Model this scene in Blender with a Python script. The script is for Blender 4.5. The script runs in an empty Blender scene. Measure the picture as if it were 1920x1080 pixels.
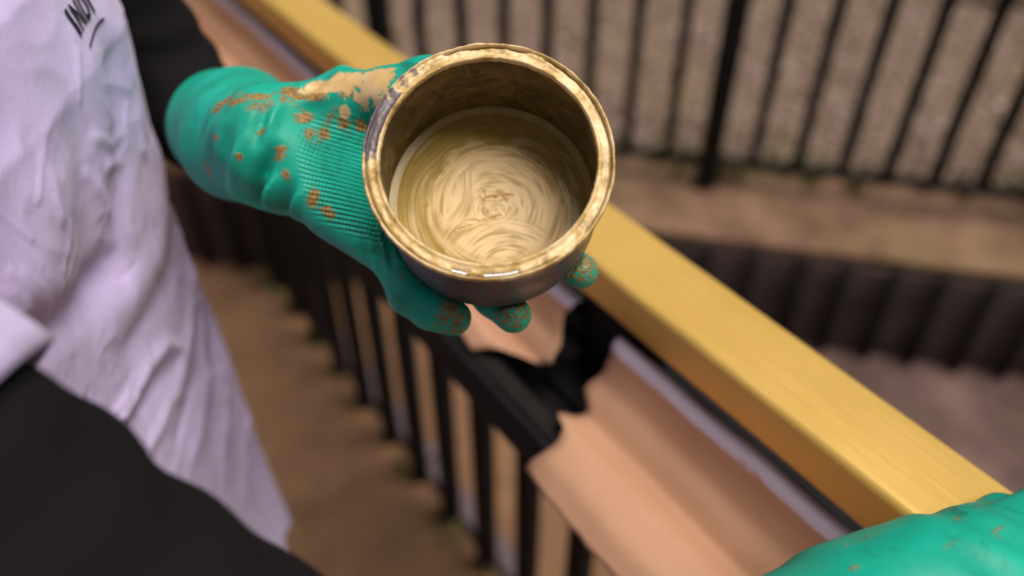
import bpy, bmesh, math, random
import numpy as np
from mathutils import Vector, Matrix, noise
from mathutils.bvhtree import BVHTree

random.seed(7)
rng = np.random.default_rng(7)
SC = bpy.context.scene
COL = SC.collection
R = math.radians

# ------------------------------------------------------------------ camera
CAMZ = 1.55
cam_d = bpy.data.cameras.new('camera')
cam = bpy.data.objects.new('camera', cam_d)
COL.objects.link(cam)
cam.location = (0, 0, CAMZ)
cam.rotation_euler = (R(90 - 40.6), 0, 0)
cam_d.sensor_width = 36
cam_d.lens = 28.125
cam_d.clip_start = 0.01
cam_d.clip_end = 500
cam_d.dof.use_dof = True
cam_d.dof.focus_distance = 0.485
cam_d.dof.aperture_fstop = 2.0
SC.camera = cam

# ------------------------------------------------------------------ sky and sun (bright overcast)
SUN_EL, SUN_AZ = 71, 118        # azimuth clockwise from +Y
w = bpy.data.worlds.new('World')
SC.world = w
w.use_nodes = True
nt = w.node_tree
sky = nt.nodes.new('ShaderNodeTexSky')
sky.sky_type = 'NISHITA'
sky.sun_disc = False
sky.sun_elevation = R(SUN_EL)
sky.sun_rotation = R(SUN_AZ)
sky.dust_density = 4.0
sky.air_density = 0.7
sky.ozone_density = 0.6
bg = nt.nodes['Background']
hs = nt.nodes.new('ShaderNodeHueSaturation')      # cloud cover: the blue of the clear sky is mostly gone
hs.inputs['Saturation'].default_value = 0.3
nt.links.new(sky.outputs[0], hs.inputs['Color'])
nt.links.new(hs.outputs[0], bg.inputs[0])
bg.inputs[1].default_value = 0.05
sun_d = bpy.data.lights.new('sun', 'SUN')
sun = bpy.data.objects.new('sun', sun_d)
COL.objects.link(sun)
sun_d.energy = 3.2
sun_d.angle = R(38)
sun_d.color = (1.0, 0.91, 0.80)
sdir = Vector((math.sin(R(SUN_AZ)) * math.cos(R(SUN_EL)), math.cos(R(SUN_AZ)) * math.cos(R(SUN_EL)), math.sin(R(SUN_EL))))
sun.rotation_euler = sdir.to_track_quat('Z', 'Y').to_euler()
sun.location = sdir * 20
SC.view_settings.view_transform = 'Standard'
SC.view_settings.look = 'None'
SC.view_settings.gamma = 1
SC.view_settings.exposure = 0.22
SC.cycles.use_denoising = True
SC.cycles.max_bounces = 8


# ------------------------------------------------------------------ material helper
class Mat:
    def __init__(s, name, base=(.5, .5, .5), rough=.6, metal=0.0, spec=.5):
        s.m = bpy.data.materials.new(name)
        s.m.use_nodes = True
        s.nt = s.m.node_tree
        s.b = s.nt.nodes['Principled BSDF']
        s.set('Base Color', (*base, 1))
        s.set('Roughness', rough)
        s.set('Metallic', metal)
        s.set('Specular IOR Level', spec)

    def set(s, k, v):
        s.b.inputs[k].default_value = v

    def N(s, t, **kw):
        n = s.nt.nodes.new('ShaderNode' + t)
        for k, v in kw.items():
            setattr(n, k, v)
        return n

    def L(s, a, b):
        s.nt.links.new(a, b)

    def coord(s, kind='Object', scale=(1, 1, 1), rot=(0, 0, 0)):
        tc = s.N('TexCoord')
        mp = s.N('Mapping')
        mp.inputs['Scale'].default_value = scale
        mp.inputs['Rotation'].default_value = rot
        s.L(tc.outputs[kind], mp.inputs[0])
        return mp.outputs[0]

    def attr(s, name, out='Fac'):
        a = s.N('Attribute', attribute_name=name)
        return a.outputs[out]

    def noise(s, vec, scale, detail=4, rough=.55, dist=0.0):
        n = s.N('TexNoise')
        n.inputs['Scale'].default_value = scale
        n.inputs['Detail'].default_value = detail
        n.inputs['Roughness'].default_value = rough
        n.inputs['Distortion'].default_value = dist
        if vec is not None:
            s.L(vec, n.inputs['Vector'])
        return n.outputs['Fac']

    def ramp(s, fac, stops, interp='LINEAR'):
        r = s.N('ValToRGB')
        r.color_ramp.interpolation = interp
        el = r.color_ramp.elements
        while len(el) < len(stops):
            el.new(0.5)
        for e, (p, c) in zip(el, stops):
            e.position = p
            e.color = (*c, 1) if len(c) == 3 else c
        s.L(fac, r.inputs[0])
        return r.outputs[0]

    def gray(s, fac, a, b):
        return s.ramp(fac, [(a, (0, 0, 0)), (b, (1, 1, 1))])

    def math(s, op, a, b=None, c=None):
        n = s.N('Math', operation=op)
        for i, v in enumerate((a, b, c)):
            if v is None:
                continue
            if isinstance(v, (int, float)):
                n.inputs[i].default_value = v
            else:
                s.L(v, n.inputs[i])
        return n.outputs[0]

    def mix(s, fac, a, b, blend='MIX'):
        n = s.N('Mix', data_type='RGBA', blend_type=blend)
        for i, v in ((0, fac), (6, a), (7, b)):
            if isinstance(v, (int, float)):
                n.inputs[i].default_value = v
            elif isinstance(v, tuple):
                n.inputs[i].default_value = (*v, 1)
            else:
                s.L(v, n.inputs[i])
        return n.outputs[2]

    def bump(s, h, strength=.3, dist=.002, prev=None):
        n = s.N('Bump')
        n.inputs['Strength'].default_value = strength
        n.inputs['Distance'].default_value = dist
        s.L(h, n.inputs['Height'])
        if prev is not None:
            s.L(prev, n.inputs['Normal'])
        s.L(n.outputs[0], s.b.inputs['Normal'])
        return n.outputs[0]

    def col(s, c):
        s.L(c, s.b.inputs['Base Color'])

    def rgh(s, c):
        s.L(c, s.b.inputs['Roughness'])


M = {}


def build_materials():
    # gold paint on the handrail
    m = Mat('gold_paint', (.70, .40, .075), .42, .3)
    v = m.coord(scale=(1, 1, 1))
    v2 = m.coord(scale=(3, 110, 110))
    st = m.noise(v2, 5, 5, .6)
    bl = m.noise(v, 9, 4)
    c = m.mix(m.gray(bl, .3, .75), (.72, .465, .125), (.64, .40, .09))
    c = m.mix(m.math('MULTIPLY', m.gray(st, .45, .75), .4), c, (.80, .52, .15))
    m.col(c)
    m.rgh(m.ramp(st, [(.3, (.30,) * 3), (.7, (.46,) * 3)]))
    m.bump(st, .18, .0004)
    M['gold'] = m.m
    # black iron paint
    m = Mat('black_iron', (.016, .015, .016), .5, 0, .25)
    v = m.coord()
    n = m.noise(v, 25, 5)
    m.col(m.ramp(n, [(.35, (.006, .0055, .006)), (.75, (.013, .0115, .012))]))
    m.rgh(m.ramp(n, [(.3, (.6,) * 3), (.7, (.85,) * 3)]))
    m.bump(m.noise(v, 90, 3), .2, .001)
    M['iron'] = m.m
    # brown masking paper
    m = Mat('kraft_paper', (.56, .33, .22), .75)
    v = m.coord()
    fib = m.noise(m.coord(scale=(40, 160, 160)), 4, 4)
    big = m.noise(v, 7, 3)
    c = m.mix(m.gray(big, .3, .7), (.54, .30, .19), (.45, .24, .145))
    c = m.mix(m.math('MULTIPLY', fib, .25), c, (.42, .24, .15))
    m.col(c)
    m.bump(m.noise(v, 45, 4), .25, .0015)
    M['paper'] = m.m
    # torn white edge of the paper
    # dirt path
    m = Mat('earth_path', (.2, .12, .07), .9)
    v = m.coord()
    a = m.noise(v, 2.2, 5, .6)
    b = m.noise(v, 14, 5, .65)
    c = m.ramp(a, [(.3, (.13, .068, .034)), (.5, (.21, .110, .055)), (.72, (.29, .16, .084))])
    c = m.mix(m.math('MULTIPLY', m.gray(b, .48, .72), .6), c, (.13, .07, .04))
    c = m.mix(m.math('MULTIPLY', m.gray(m.noise(v, 3.5, 4), .58, .72), .5), c, (.11, .07, .03))
    m.col(c)
    m.bump(b, .4, .008)
    M['earth'] = m.m
    # stone of kerb
    m = Mat('kerb_stone', (.34, .27, .34), .8)
    v = m.coord()
    n = m.noise(v, 12, 5)
    m.col(m.ramp(n, [(.3, (.095, .066, .078)), (.7, (.18, .13, .155))]))
    m.bump(n, .4, .004)
    M['kerb'] = m.m
    # coping stone of the terrace
    m = Mat('coping_stone', (.30, .2, .14), .85)
    v = m.coord()
    n = m.noise(v, 7, 6, .62)
    c = m.ramp(n, [(.28, (.085, .048, .026)), (.5, (.19, .107, .064)), (.72, (.31, .185, .12))])
    c = m.mix(m.math('MULTIPLY', m.gray(m.noise(v, 3.3, 4), .5, .66), .55), c, (.17, .125, .05))
    m.col(c)
    m.bump(m.noise(v, 40, 5), .5, .006)
    M['coping'] = m.m
    # dark stone wall
    m = Mat('dark_stone', (.06, .042, .04), .8)
    v = m.coord()
    n = m.noise(v, 9, 5)
    m.col(m.ramp(n, [(.3, (.040, .026, .026)), (.7, (.085, .055, .052))]))
    m.bump(n, .5, .01)
    M['brick'] = m.m
    # terrace gravel bed
    m = Mat('gravel_bed', (.3, .22, .17), .9)
    v = m.coord()
    n = m.noise(v, 30, 5, .7)
    c = m.ramp(n, [(.3, (.09, .056, .036)), (.55, (.20, .135, .10)), (.75, (.32, .235, .20))])
    c = m.mix(m.math('MULTIPLY', m.gray(m.noise(v, 3.0, 4), .45, .68), .5), c, (.22, .165, .075))
    m.col(c)
    m.bump(n, .8, .012)
    M['gravel'] = m.m
    m = Mat('pebble', (.4, .3, .25), .8)
    oi = m.noise(m.coord(), 45, 2)
    m.col(m.ramp(oi, [(.32, (.07, .043, .024)), (.44, (.19, .125, .085)), (.55, (.31, .225, .19)), (.72, (.46, .36, .34))]))
    M['pebble'] = m.m
    m = Mat('mauve_paving', (.12, .08, .075), .85)
    n = m.noise(m.coord(), 5, 6, .6)
    c = m.ramp(n, [(.3, (.045, .025, .024)), (.5, (.10, .056, .051)), (.7, (.17, .10, .083))])
    m.col(m.mix(m.gray(m.noise(m.coord(), 2.2, 3), .45, .62), c, (.10, .06, .035)))
    m.bump(n, .5, .01)
    M['paving'] = m.m
    m = Mat('lit_paper_edge', (.60, .52, .66), .5)  # brightness of the paper edge curled up to the sky, painted in
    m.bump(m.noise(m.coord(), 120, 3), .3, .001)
    M['lit_edge'] = m.m
    m = Mat('soil', (.07, .045, .03), .95)
    n = m.noise(m.coord(), 12, 5)
    m.col(m.ramp(n, [(.3, (.035, .024, .016)), (.7, (.10, .065, .04))]))
    m.bump(n, .8, .03)
    M['soil'] = m.m
    m = Mat('weed_leaf', (.13, .14, .035), .6)
    n = m.noise(m.coord(), 18, 2)
    m.col(m.ramp(n, [(.3, (.07, .085, .02)), (.7, (.19, .17, .05))]))
    M['weed'] = m.m
    m = Mat('dry_leaf', (.5, .28, .06), .6)
    n = m.noise(m.coord(), 60, 3)
    m.col(m.ramp(n, [(.3, (.40, .19, .04)), (.7, (.62, .38, .09))]))
    M['leaf'] = m.m
    # t-shirt
    m = Mat('lilac_cotton', (.56, .47, .68), .85, spec=.2)
    v = m.coord()
    b = m.noise(v, 9, 4)
    c = m.mix(m.gray(b, .35, .7), (.66, .565, .88), (.58, .475, .82))
    m.col(c)
    m.set('Sheen Weight', .25)
    w1 = m.noise(m.coord(scale=(1, 1, 6)), 420, 2)
    w2 = m.noise(m.coord(scale=(6, 6, 1)), 420, 2)
    nb = m.bump(m.math('ADD', w1, w2), .28, .0008)
    m.bump(m.noise(m.coord(scale=(1, 1, .6)), 60, 6, .62, .1), .22, .004, nb)
    M['shirt'] = m.m
    m = Mat('black_print', (.012, .01, .014), .6)
    M['print'] = m.m
    m = Mat('black_cotton', (.0078, .0066, .0082), .95, spec=.15)
    v = m.coord()
    m.bump(m.noise(v, 300, 2), .3, .0008)
    M['black'] = m.m
    m = Mat('skin', (.55, .33, .24), .5)
    m.set('Subsurface Weight', .1)
    m.bump(m.noise(m.coord(), 220, 3), .1, .001)
    M['skin'] = m.m
    m = Mat('brown_hair', (.05, .03, .018), .5)
    m.bump(m.noise(m.coord(scale=(6, 6, 1)), 60, 3), .8, .004)
    M['hair'] = m.m
    m = Mat('eye_white', (.8, .78, .75), .2)
    M['eye'] = m.m
    m = Mat('boot_leather', (.05, .03, .02), .55)
    m.bump(m.noise(m.coord(), 60, 3), .3, .002)
    M['boot'] = m.m
    # green glove
    m = Mat('green_nitrile', (.0, .36, .26), .42)
    lc = m.attr('lc', 'Vector')
    grip = m.attr('grip')
    spl = m.attr('splat')
    crm = m.attr('cream')
    n1 = m.noise(lc, 170, 5, .6)
    n2 = m.noise(lc, 28, 3)
    n3 = m.noise(lc, 420, 3)
    green = m.mix(m.gray(n2, .3, .7), (.0, .41, .29), (.0, .31, .22))
    # faint dark smears
    sm = m.math('MULTIPLY', m.gray(m.noise(lc, 40, 5, .65, 1.2), .55, .72), .6)
    green = m.mix(sm, green, (.004, .10, .07))
    sm_ = m.N('Mapping')
    sm_.inputs['Rotation'].default_value = (0, 0, R(-24))
    sm_.inputs['Scale'].default_value = (.45, 1.5, 1)
    m.L(lc, sm_.inputs[0])
    wn = m.noise(sm_.outputs[0], 80, 7, .72, 1.2)
    mask = m.gray(m.math('ADD', m.math('MULTIPLY', spl, .50), m.math('MULTIPLY', wn, 1.0)), .77, .92)
    spk = m.gray(m.math('ADD', m.math('MULTIPLY', m.attr('speck'), .385), m.math('MULTIPLY', m.noise(lc, 330, 4, .6), 1.0)), .80, .86)
    mask = m.math('MAXIMUM', mask, spk)
    mask2 = m.gray(m.math('ADD', crm, m.math('MULTIPLY', m.noise(lc, 105, 6, .65, .6), 1.0)), .93, .99)
    pc = m.mix(m.gray(n3, .35, .7), (.17, .085, .018), (.40, .25, .07))
    c = m.mix(mask, green, pc)
    c = m.mix(mask2, c, m.mix(m.gray(n2, .35, .65), (.70, .50, .26), (.52, .33, .11)))
    m.col(c)
    both = m.math('MAXIMUM', mask, mask2)
    m.rgh(m.ramp(both, [(0, (.52,) * 3), (1, (.42,) * 3)]))
    # embossed grip: rows of small studs
    sep = m.N('SeparateXYZ')
    rot = m.N('Mapping')
    rot.inputs['Rotation'].default_value = (0, 0, R(12))
    m.L(lc, rot.inputs[0])
    m.L(rot.outputs[0], sep.inputs[0])
    sy = m.math('SINE', m.math('MULTIPLY', sep.outputs[1], 2 * math.pi / .0030))
    sx = m.math('SINE', m.math('MULTIPLY', sep.outputs[0], 2 * math.pi / .0026))
    stud = m.math('ADD', m.math('MULTIPLY', sy, .75), m.math('MULTIPLY', sx, .3))
    stud = m.math('MULTIPLY', stud, grip)
    b1 = m.bump(stud, .9, .0011)
    b2 = m.bump(n2, .25, .004, b1)
    m.bump(both, .6, .0006, b2)
    M['glove'] = m.m
    # paint in the can
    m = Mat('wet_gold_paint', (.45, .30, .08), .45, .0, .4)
    rad = m.attr('fresh_lit')
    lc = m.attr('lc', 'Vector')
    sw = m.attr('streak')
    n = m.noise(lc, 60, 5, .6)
    f = m.gray(m.math('ADD', rad, m.math('MULTIPLY', m.math('SUBTRACT', n, .5), .25)), .44, .50)  # paler stirred paint, plus lit middle and wall-shaded ring put into the colour
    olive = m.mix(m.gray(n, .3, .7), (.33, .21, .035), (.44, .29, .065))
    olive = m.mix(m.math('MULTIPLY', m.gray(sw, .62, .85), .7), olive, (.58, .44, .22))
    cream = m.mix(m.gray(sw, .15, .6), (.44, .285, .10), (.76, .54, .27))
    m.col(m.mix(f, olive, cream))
    m.rgh(m.ramp(f, [(0, (.30,) * 3), (1, (.5,) * 3)]))
    m.bump(m.noise(lc, 260, 3), .08, .0006)
    M['wet'] = m.m
    # can metal inside and rim, smeared with paint
    m = Mat('painted_rim', (.6, .42, .18), .45, .0)
    v = m.coord()
    n = m.noise(v, 55, 6, .65, .6)
    n2 = m.noise(v, 160, 4)
    bare = m.attr('bare')
    pc = m.ramp(n, [(.30, (.24, .14, .035)), (.42, (.50, .33, .11)), (.52, (.74, .54, .26)), (.68, (.84, .68, .43))])
    bm = m.gray(m.math('ADD', bare, m.math('MULTIPLY', n2, .5)), .66, .74)
    pc = m.mix(m.attr('groove'), pc, (.16, .095, .03))
    m.col(m.mix(bm, pc, (.13, .10, .115)))
    m.rgh(m.ramp(n2, [(.3, (.25,) * 3), (.7, (.5,) * 3)]))
    m.bump(n2, .5, .0012)
    M['rim'] = m.m
    m = Mat('bare_tin', (.62, .60, .60), .22, .9)
    M['tin'] = m.m
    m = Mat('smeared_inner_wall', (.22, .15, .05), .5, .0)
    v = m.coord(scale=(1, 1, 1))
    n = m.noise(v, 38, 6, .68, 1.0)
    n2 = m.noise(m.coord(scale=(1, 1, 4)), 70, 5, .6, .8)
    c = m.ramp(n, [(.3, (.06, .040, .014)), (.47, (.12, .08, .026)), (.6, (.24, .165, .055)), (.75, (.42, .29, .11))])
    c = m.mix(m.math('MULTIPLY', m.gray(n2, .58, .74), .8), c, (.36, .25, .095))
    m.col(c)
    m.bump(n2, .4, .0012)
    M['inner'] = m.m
    # printed can outside
    m = Mat('printed_can_label', (.12, .09, .13), .42, .0)
    v = m.coord()
    ang = m.attr('ang')
    blk = m.N('TexVoronoi')
    blk.inputs['Scale'].default_value = 30
    m.L(v, blk.inputs['Vector'])
    c = m.ramp(m.noise(m.coord(scale=(1, 1, .25)), 34, 3), [(.3, (.035, .045, .07)), (.43, (.10, .06, .11)), (.52, (.05, .09, .11)), (.62, (.14, .085, .13)), (.75, (.06, .045, .06))])
    gr = m.noise(v, 70, 5, .65)
    c = m.mix(m.math('MULTIPLY', m.gray(gr, .5, .7), .6), c, (.10, .06, .05))
    m.col(c)
    m.rgh(m.ramp(gr, [(.3, (.25,) * 3), (.7, (.55,) * 3)]))
    m.bump(gr, .2, .001)
    M['label'] = m.m


build_materials()

# ------------------------------------------------------------------ geometry helpers
ORG = {}


def org(parent):
    return ORG.get(parent.name, np.zeros(3)) if parent else np.zeros(3)


def thing(name, loc, label, cat, group=None):
    o = bpy.data.objects.new(name, None)
    COL.objects.link(o)
    o.location = loc
    o.empty_display_size = .05
    ORG[o.name] = np.array(loc, float)
    tag(o, label, cat, group)
    return o


def tag(o, label, cat, group=None):
    o['label'] = label
    o['category'] = cat
    if group:
        o['group'] = group


def mesh_data(name, V, F, mat, smooth=True):
    me = bpy.data.meshes.new(name)
    me.from_pydata([tuple(v) for v in V], [], [tuple(f) for f in F])
    me.materials.append(M[mat])
    if smooth:
        me.polygons.foreach_set('use_smooth', [True] * len(me.polygons))
    me.update()
    return me


def link(name, me, parent=None, loc=None):
    o = bpy.data.objects.new(name, me)
    COL.objects.link(o)
    if parent:
        o.parent = parent
        ORG[o.name] = org(parent)
        if loc is not None:
            o.location = Vector(loc) - Vector(org(parent))
            ORG[o.name] = np.array(loc, float)
    elif loc is not None:
        o.location = loc
        ORG[o.name] = np.array(loc, float)
    return o


def obj(name, V, F, mat, parent=None, smooth=True):
    """V in world coordinates"""
    V = np.asarray(V, float) - org(parent)
    return link(name, mesh_data(name, V, F, mat, smooth), parent)


def structure(o):
    o['kind'] = 'structure'
    return o


def fattr(o, name, vals):
    a = o.data.attributes.new(name, 'FLOAT', 'POINT')
    a.data.foreach_set('value', np.asarray(vals, np.float32))


def vattr(o, name, vals):
    a = o.data.attributes.new(name, 'FLOAT_VECTOR', 'POINT')
    a.data.foreach_set('vector', np.asarray(vals, np.float32).ravel())


def grid_faces(nu, nv, closed=False):
    F = []
    for i in range(nu - (0 if closed else 1)):
        i2 = (i + 1) % nu
        for j in range(nv - 1):
            F.append((i * nv + j, i2 * nv + j, i2 * nv + j + 1, i * nv + j + 1))
    return F


def bevel_box(sx, sy, sz, b=.004, seg=2, cuts=0, jitter=0.0):
    bm = bmesh.new()
    bmesh.ops.create_cube(bm, size=1)
    bmesh.ops.scale(bm, vec=(sx, sy, sz), verts=bm.verts)
    if b > 0:
        bmesh.ops.bevel(bm, geom=bm.edges[:], offset=b, segments=seg, affect='EDGES', profile=.6)
    if cuts:
        bmesh.ops.subdivide_edges(bm, edges=bm.edges[:], cuts=cuts, use_grid_fill=True)
    if jitter:
        for v in bm.verts:
            v.co += noise.noise_vector(v.co * 9) * jitter
    me = bpy.data.meshes.new('box')
    bm.to_mesh(me)
    bm.free()
    me.polygons.foreach_set('use_smooth', [True] * len(me.polygons))
    return me


def box_obj(name, size, loc, mat, parent=None, rz=0, b=.004, cuts=0, jitter=0.0, me=None):
    if me is None:
        me = bevel_box(*size, b=b, cuts=cuts, jitter=jitter)
        me.name = name
        me.materials.append(M[mat])
    o = link(name, me, parent, loc)
    o.rotation_euler.z = rz
    return o


def surface_nets(f, o, h):
    nx, ny, nz = f.shape
    neg = f < 0
    cs = (nx - 1, ny - 1, nz - 1)
    acc = np.zeros(cs + (3,))
    cnt = np.zeros(cs)
    corners = [(a, b, c) for a in (0, 1) for b in (0, 1) for c in (0, 1)]

    def sl(c):
        return tuple(slice(c[k], c[k] + cs[k]) for k in range(3))
    for c in corners:
        for ax in range(3):
            if c[ax]:
                continue
            d = list(c)
            d[ax] = 1
            fa, fb = f[sl(c)], f[sl(d)]
            m = neg[sl(c)] != neg[sl(d)]
            t = np.where(m, fa / np.where(m, fa - fb, 1), 0)
            for k in range(3):
                acc[..., k] += np.where(m, c[k] + (t if k == ax else 0), 0)
            cnt += m
    act = cnt > 0
    idx = -np.ones(cs, int)
    idx[act] = np.arange(act.sum())
    ijk = np.argwhere(act)
    V = (acc[act] / cnt[act][:, None] + ijk) * h + o
    F = []
    for ax in range(3):
        b, c = [(1, 2), (2, 0), (0, 1)][ax]
        s0 = [slice(None)] * 3
        s1 = [slice(None)] * 3
        s0[ax] = slice(0, -1)
        s1[ax] = slice(1, None)
        n0, n1 = neg[tuple(s0)], neg[tuple(s1)]
        E = np.argwhere(n0 != n1)
        E = E[(E[:, b] > 0) & (E[:, c] > 0) & (E[:, b] < cs[b]) & (E[:, c] < cs[c])]
        q = []
        for db, dc in ((-1, -1), (0, -1), (0, 0), (-1, 0)):
            I = E.copy()
            I[:, b] += db
            I[:, c] += dc
            q.append(idx[I[:, 0], I[:, 1], I[:, 2]])
        q = np.array(q).T
        flip = ~n0[E[:, 0], E[:, 1], E[:, 2]]
        q[flip] = q[flip][:, ::-1]
        F.append(q)
    F = np.concatenate(F)
    F = F[(F >= 0).all(1)]
    return V, F


def lap_smooth(V, F, it=2, lam=.5):
    E = np.concatenate([F[:, [0, 1]], F[:, [1, 2]], F[:, [2, 3]], F[:, [3, 0]]])
    for _ in range(it):
        s = np.zeros_like(V)
        n = np.zeros(len(V))
        np.add.at(s, E[:, 0], V[E[:, 1]])
        np.add.at(s, E[:, 1], V[E[:, 0]])
        np.add.at(n, E[:, 0], 1)
        np.add.at(n, E[:, 1], 1)
        V = V + lam * (s / n[:, None] - V)
    return V


def smin(a, b, k):
    h = np.clip(.5 + .5 * (b - a) / k, 0, 1)
    return b * (1 - h) + a * h - k * h * (1 - h)


def sd_cone(P, a, ra, b, rb):
    a = np.array(a, float)
    b = np.array(b, float)
    ab = b - a
    t = np.clip(((P - a) @ ab) / (ab @ ab), 0, 1)
    return np.linalg.norm(P - a - t[..., None] * ab, axis=-1) - (ra + t * (rb - ra))


def sd_ell(P, c, r, rotm=None):
    Q = P - np.array(c)
    if rotm is not None:
        Q = Q @ rotm
    r = np.array(r)
    k0 = np.linalg.norm(Q / r, axis=-1)
    k1 = np.linalg.norm(Q / (r * r), axis=-1)
    return k0 * (k0 - 1) / np.maximum(k1, 1e-6)


def organic(prims, h, k, post=None, pad=.03, smooth=2):
    pts = []
    for p in prims:
        if p[0] == 'c':
            pts += [np.array(p[1]) - p[2], np.array(p[1]) + p[2], np.array(p[3]) - p[4], np.array(p[3]) + p[4]]
        else:
            r = max(p[2])
            pts += [np.array(p[1]) - r, np.array(p[1]) + r]
    pts = np.array(pts)
    lo, hi = pts.min(0) - pad, pts.max(0) + pad
    ax = [np.arange(lo[i], hi[i] + h, h) for i in range(3)]
    P = np.stack(np.meshgrid(*ax, indexing='ij'), -1)
    f = np.full(P.shape[:3], .05)
    for p in prims:
        if p[0] == 'c':
            kk = p[5] if len(p) > 5 else k
            r = max(p[2], p[4])
            c0, c1 = np.minimum(p[1], p[3]) - r, np.maximum(p[1], p[3]) + r
        else:
            kk = p[4] if len(p) > 4 else k
            c0, c1 = np.array(p[1]) - np.array(p[2]), np.array(p[1]) + np.array(p[2])
        mg = kk + 4 * h + .004
        # only the block of grid around this shape is touched
        sl = tuple(slice(max(0, int((c0[i] - mg - lo[i]) / h)), int((c1[i] + mg - lo[i]) / h) + 2) for i in range(3))
        Q = P[sl]
        if p[0] == 'c':
            d = sd_cone(Q, p[1], p[2], p[3], p[4])
        else:
            d = sd_ell(Q, p[1], p[2], p[3] if len(p) > 3 else None)
        f[sl] = smin(f[sl], d, kk)
    if post:
        f = post(P, f)
    V, F = surface_nets(f, lo, h)
    return lap_smooth(V, F, smooth), F


def vnormals(V, F):
    n = np.cross(V[F[:, 2]] - V[F[:, 0]], V[F[:, 3]] - V[F[:, 1]])
    N = np.zeros_like(V)
    for i in range(4):
        np.add.at(N, F[:, i], n)
    return N / np.maximum(np.linalg.norm(N, axis=1), 1e-12)[:, None]


def nz(V, sc, seed=0.0):
    return np.array([noise.noise(Vector((p[0] * sc[0] + seed, p[1] * sc[1], p[2] * sc[2]))) for p in V])


# ------------------------------------------------------------------ layout frame of the near railing
TT = np.array([-.577, .817, 0.])      # along the railing, away from the camera
NN = np.array([.817, .577, 0.])       # across it, away from the person
RZ = math.atan2(TT[1], TT[0])


def rp(t, n, z):
    return TT * t + NN * n + np.array([0, 0, z])


# ------------------------------------------------------------------ ground
def ground_sheet():
    n = 140
    xs = np.concatenate([np.linspace(-200, -4, 12), np.linspace(-3.9, 4, n), np.linspace(4.1, 200, 12)])
    ys = np.concatenate([np.linspace(-200, -2, 12), np.linspace(-1.9, 4.5, n), np.linspace(4.6, 200, 12)])
    V = []
    for x in xs:
        for y in ys:
            z = 0
            if abs(x) < 4.2 and -2 < y < 5:
                z = .010 * noise.noise(Vector((x * 2, y * 2, 0))) 
            V.append((x, y, z))
    structure(obj('ground', V, grid_faces(len(xs), len(ys)), 'earth'))


ground_sheet()

# darker paving between the near railing and the riser
V = [rp(t, n, .016 + .004 * noise.noise(Vector((t * 8, n * 8, 2)))) for t in np.linspace(-4, 3, 90) for n in np.linspace(.85, 3.2, 40)]
V = [v for v in V]
structure(obj('paving', V, grid_faces(90, 40), 'paving'))

# terrace: raised gravel area behind a coping with a dark riser
FA = R(-12.4)
FD = np.array([math.cos(FA), math.sin(FA), 0])
FN = np.array([-math.sin(FA), math.cos(FA), 0])
F0 = np.array([.936, 1.515, 0])       # point on riser line
TZ = .33


def fp(s, n, z):
    return F0 + FD * s + FN * n + np.array([0, 0, z])


def terrace():
    # gravel sheet
    ss = np.linspace(-9, 9, 240)
    ns = np.concatenate([np.linspace(.36, 2.6, 70), np.linspace(2.8, 12, 14)])
    V = [fp(s, n, TZ + .004 + .010 * noise.noise(Vector((s * 6, n * 6, 1))) + (.008 * noise.noise(Vector((s * 25, n * 25, 1))))) for s in ss for n in ns]
    g = obj('gravel_terrace', V, grid_faces(len(ss), len(ns)), 'gravel')
    structure(g)
    # retaining riser with its back body
    wl = thing('retaining_wall', tuple(fp(0, .1, 0)), 'low dark stone retaining wall under the pale coping, behind short iron bars', 'wall')
    me = bevel_box(.596, .09, TZ - .034, b=.006, cuts=2, jitter=.004)
    me.name = 'slab'
    me.materials.append(M['brick'])
    for i in range(-6, 7):
        b = link('slab', me, wl, fp(i * .60 + .1, .055 + random.uniform(-.002, .002), (TZ - .034) / 2))
        b.rotation_euler.z = FA
    cp = thing('stone_coping', tuple(fp(0, .17, TZ - .04)), 'weathered brown coping stones between gravel and dark riser, carrying the far fence', 'coping')
    mc = [bevel_box(1.497, .36, .03, b=.008, cuts=3, jitter=.004) for _ in range(3)]
    for m_ in mc:
        m_.name = 'coping_stone'
        m_.materials.append(M['coping'])
    for i in range(-3, 4):
        b = link('coping_stone', mc[i % 3], cp, fp(i * 1.5, .195 + random.uniform(-.002, .002), TZ - .015))
        b.rotation_euler.z = FA + random.uniform(-.001, .001) + (math.pi if i % 2 else 0)
    return wl


terrace()


def pebbles():
    bm = bmesh.new()
    bmesh.ops.create_icosphere(bm, subdivisions=1, radius=1)
    base = np.array([v.co[:] for v in bm.verts])
    fc = np.array([[v.index for v in f.verts] for f in bm.faces])
    bm.free()
    VV, FF = [], []
    n = 0
    for i in range(9000):
        s = random.uniform(-1.7, 1.5)
        nn = .40 + 1.9 * random.random() ** 1.2
        r = random.uniform(.007, .017) * (1.5 if random.random() < .12 else 1)
        q = base * (1 + .18 * rng.standard_normal((len(base), 1))) * np.array([1, random.uniform(.6, 1), random.uniform(.45, .7)]) * r
        a = random.uniform(0, 6.28)
        ca, sa = math.cos(a), math.sin(a)
        q = np.stack([q[:, 0] * ca - q[:, 1] * sa, q[:, 0] * sa + q[:, 1] * ca, q[:, 2]], 1)
        VV.append(q + fp(s, nn, TZ + .008 + .010 * noise.noise(Vector((s * 6, nn * 6, 1)))))
        FF.append(fc + n)
        n += len(base)
    o = obj('gravel', np.concatenate(VV), np.concatenate(FF), 'pebble')
    o['kind'] = 'stuff'
    o['label'] = 'loose pale brown gravel behind the far fence'
    o['category'] = 'gravel'


pebbles()

# dark soil bed beyond
V = [fp(s, n, TZ + .02 + .03 * noise.noise(Vector((s * 4, n * 4, 9)))) for s in np.linspace(.42, 5, 60) for n in np.linspace(1.78 , 3.6, 30)]
structure(obj('soil_bed', V, grid_faces(60, 30), 'soil'))


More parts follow.
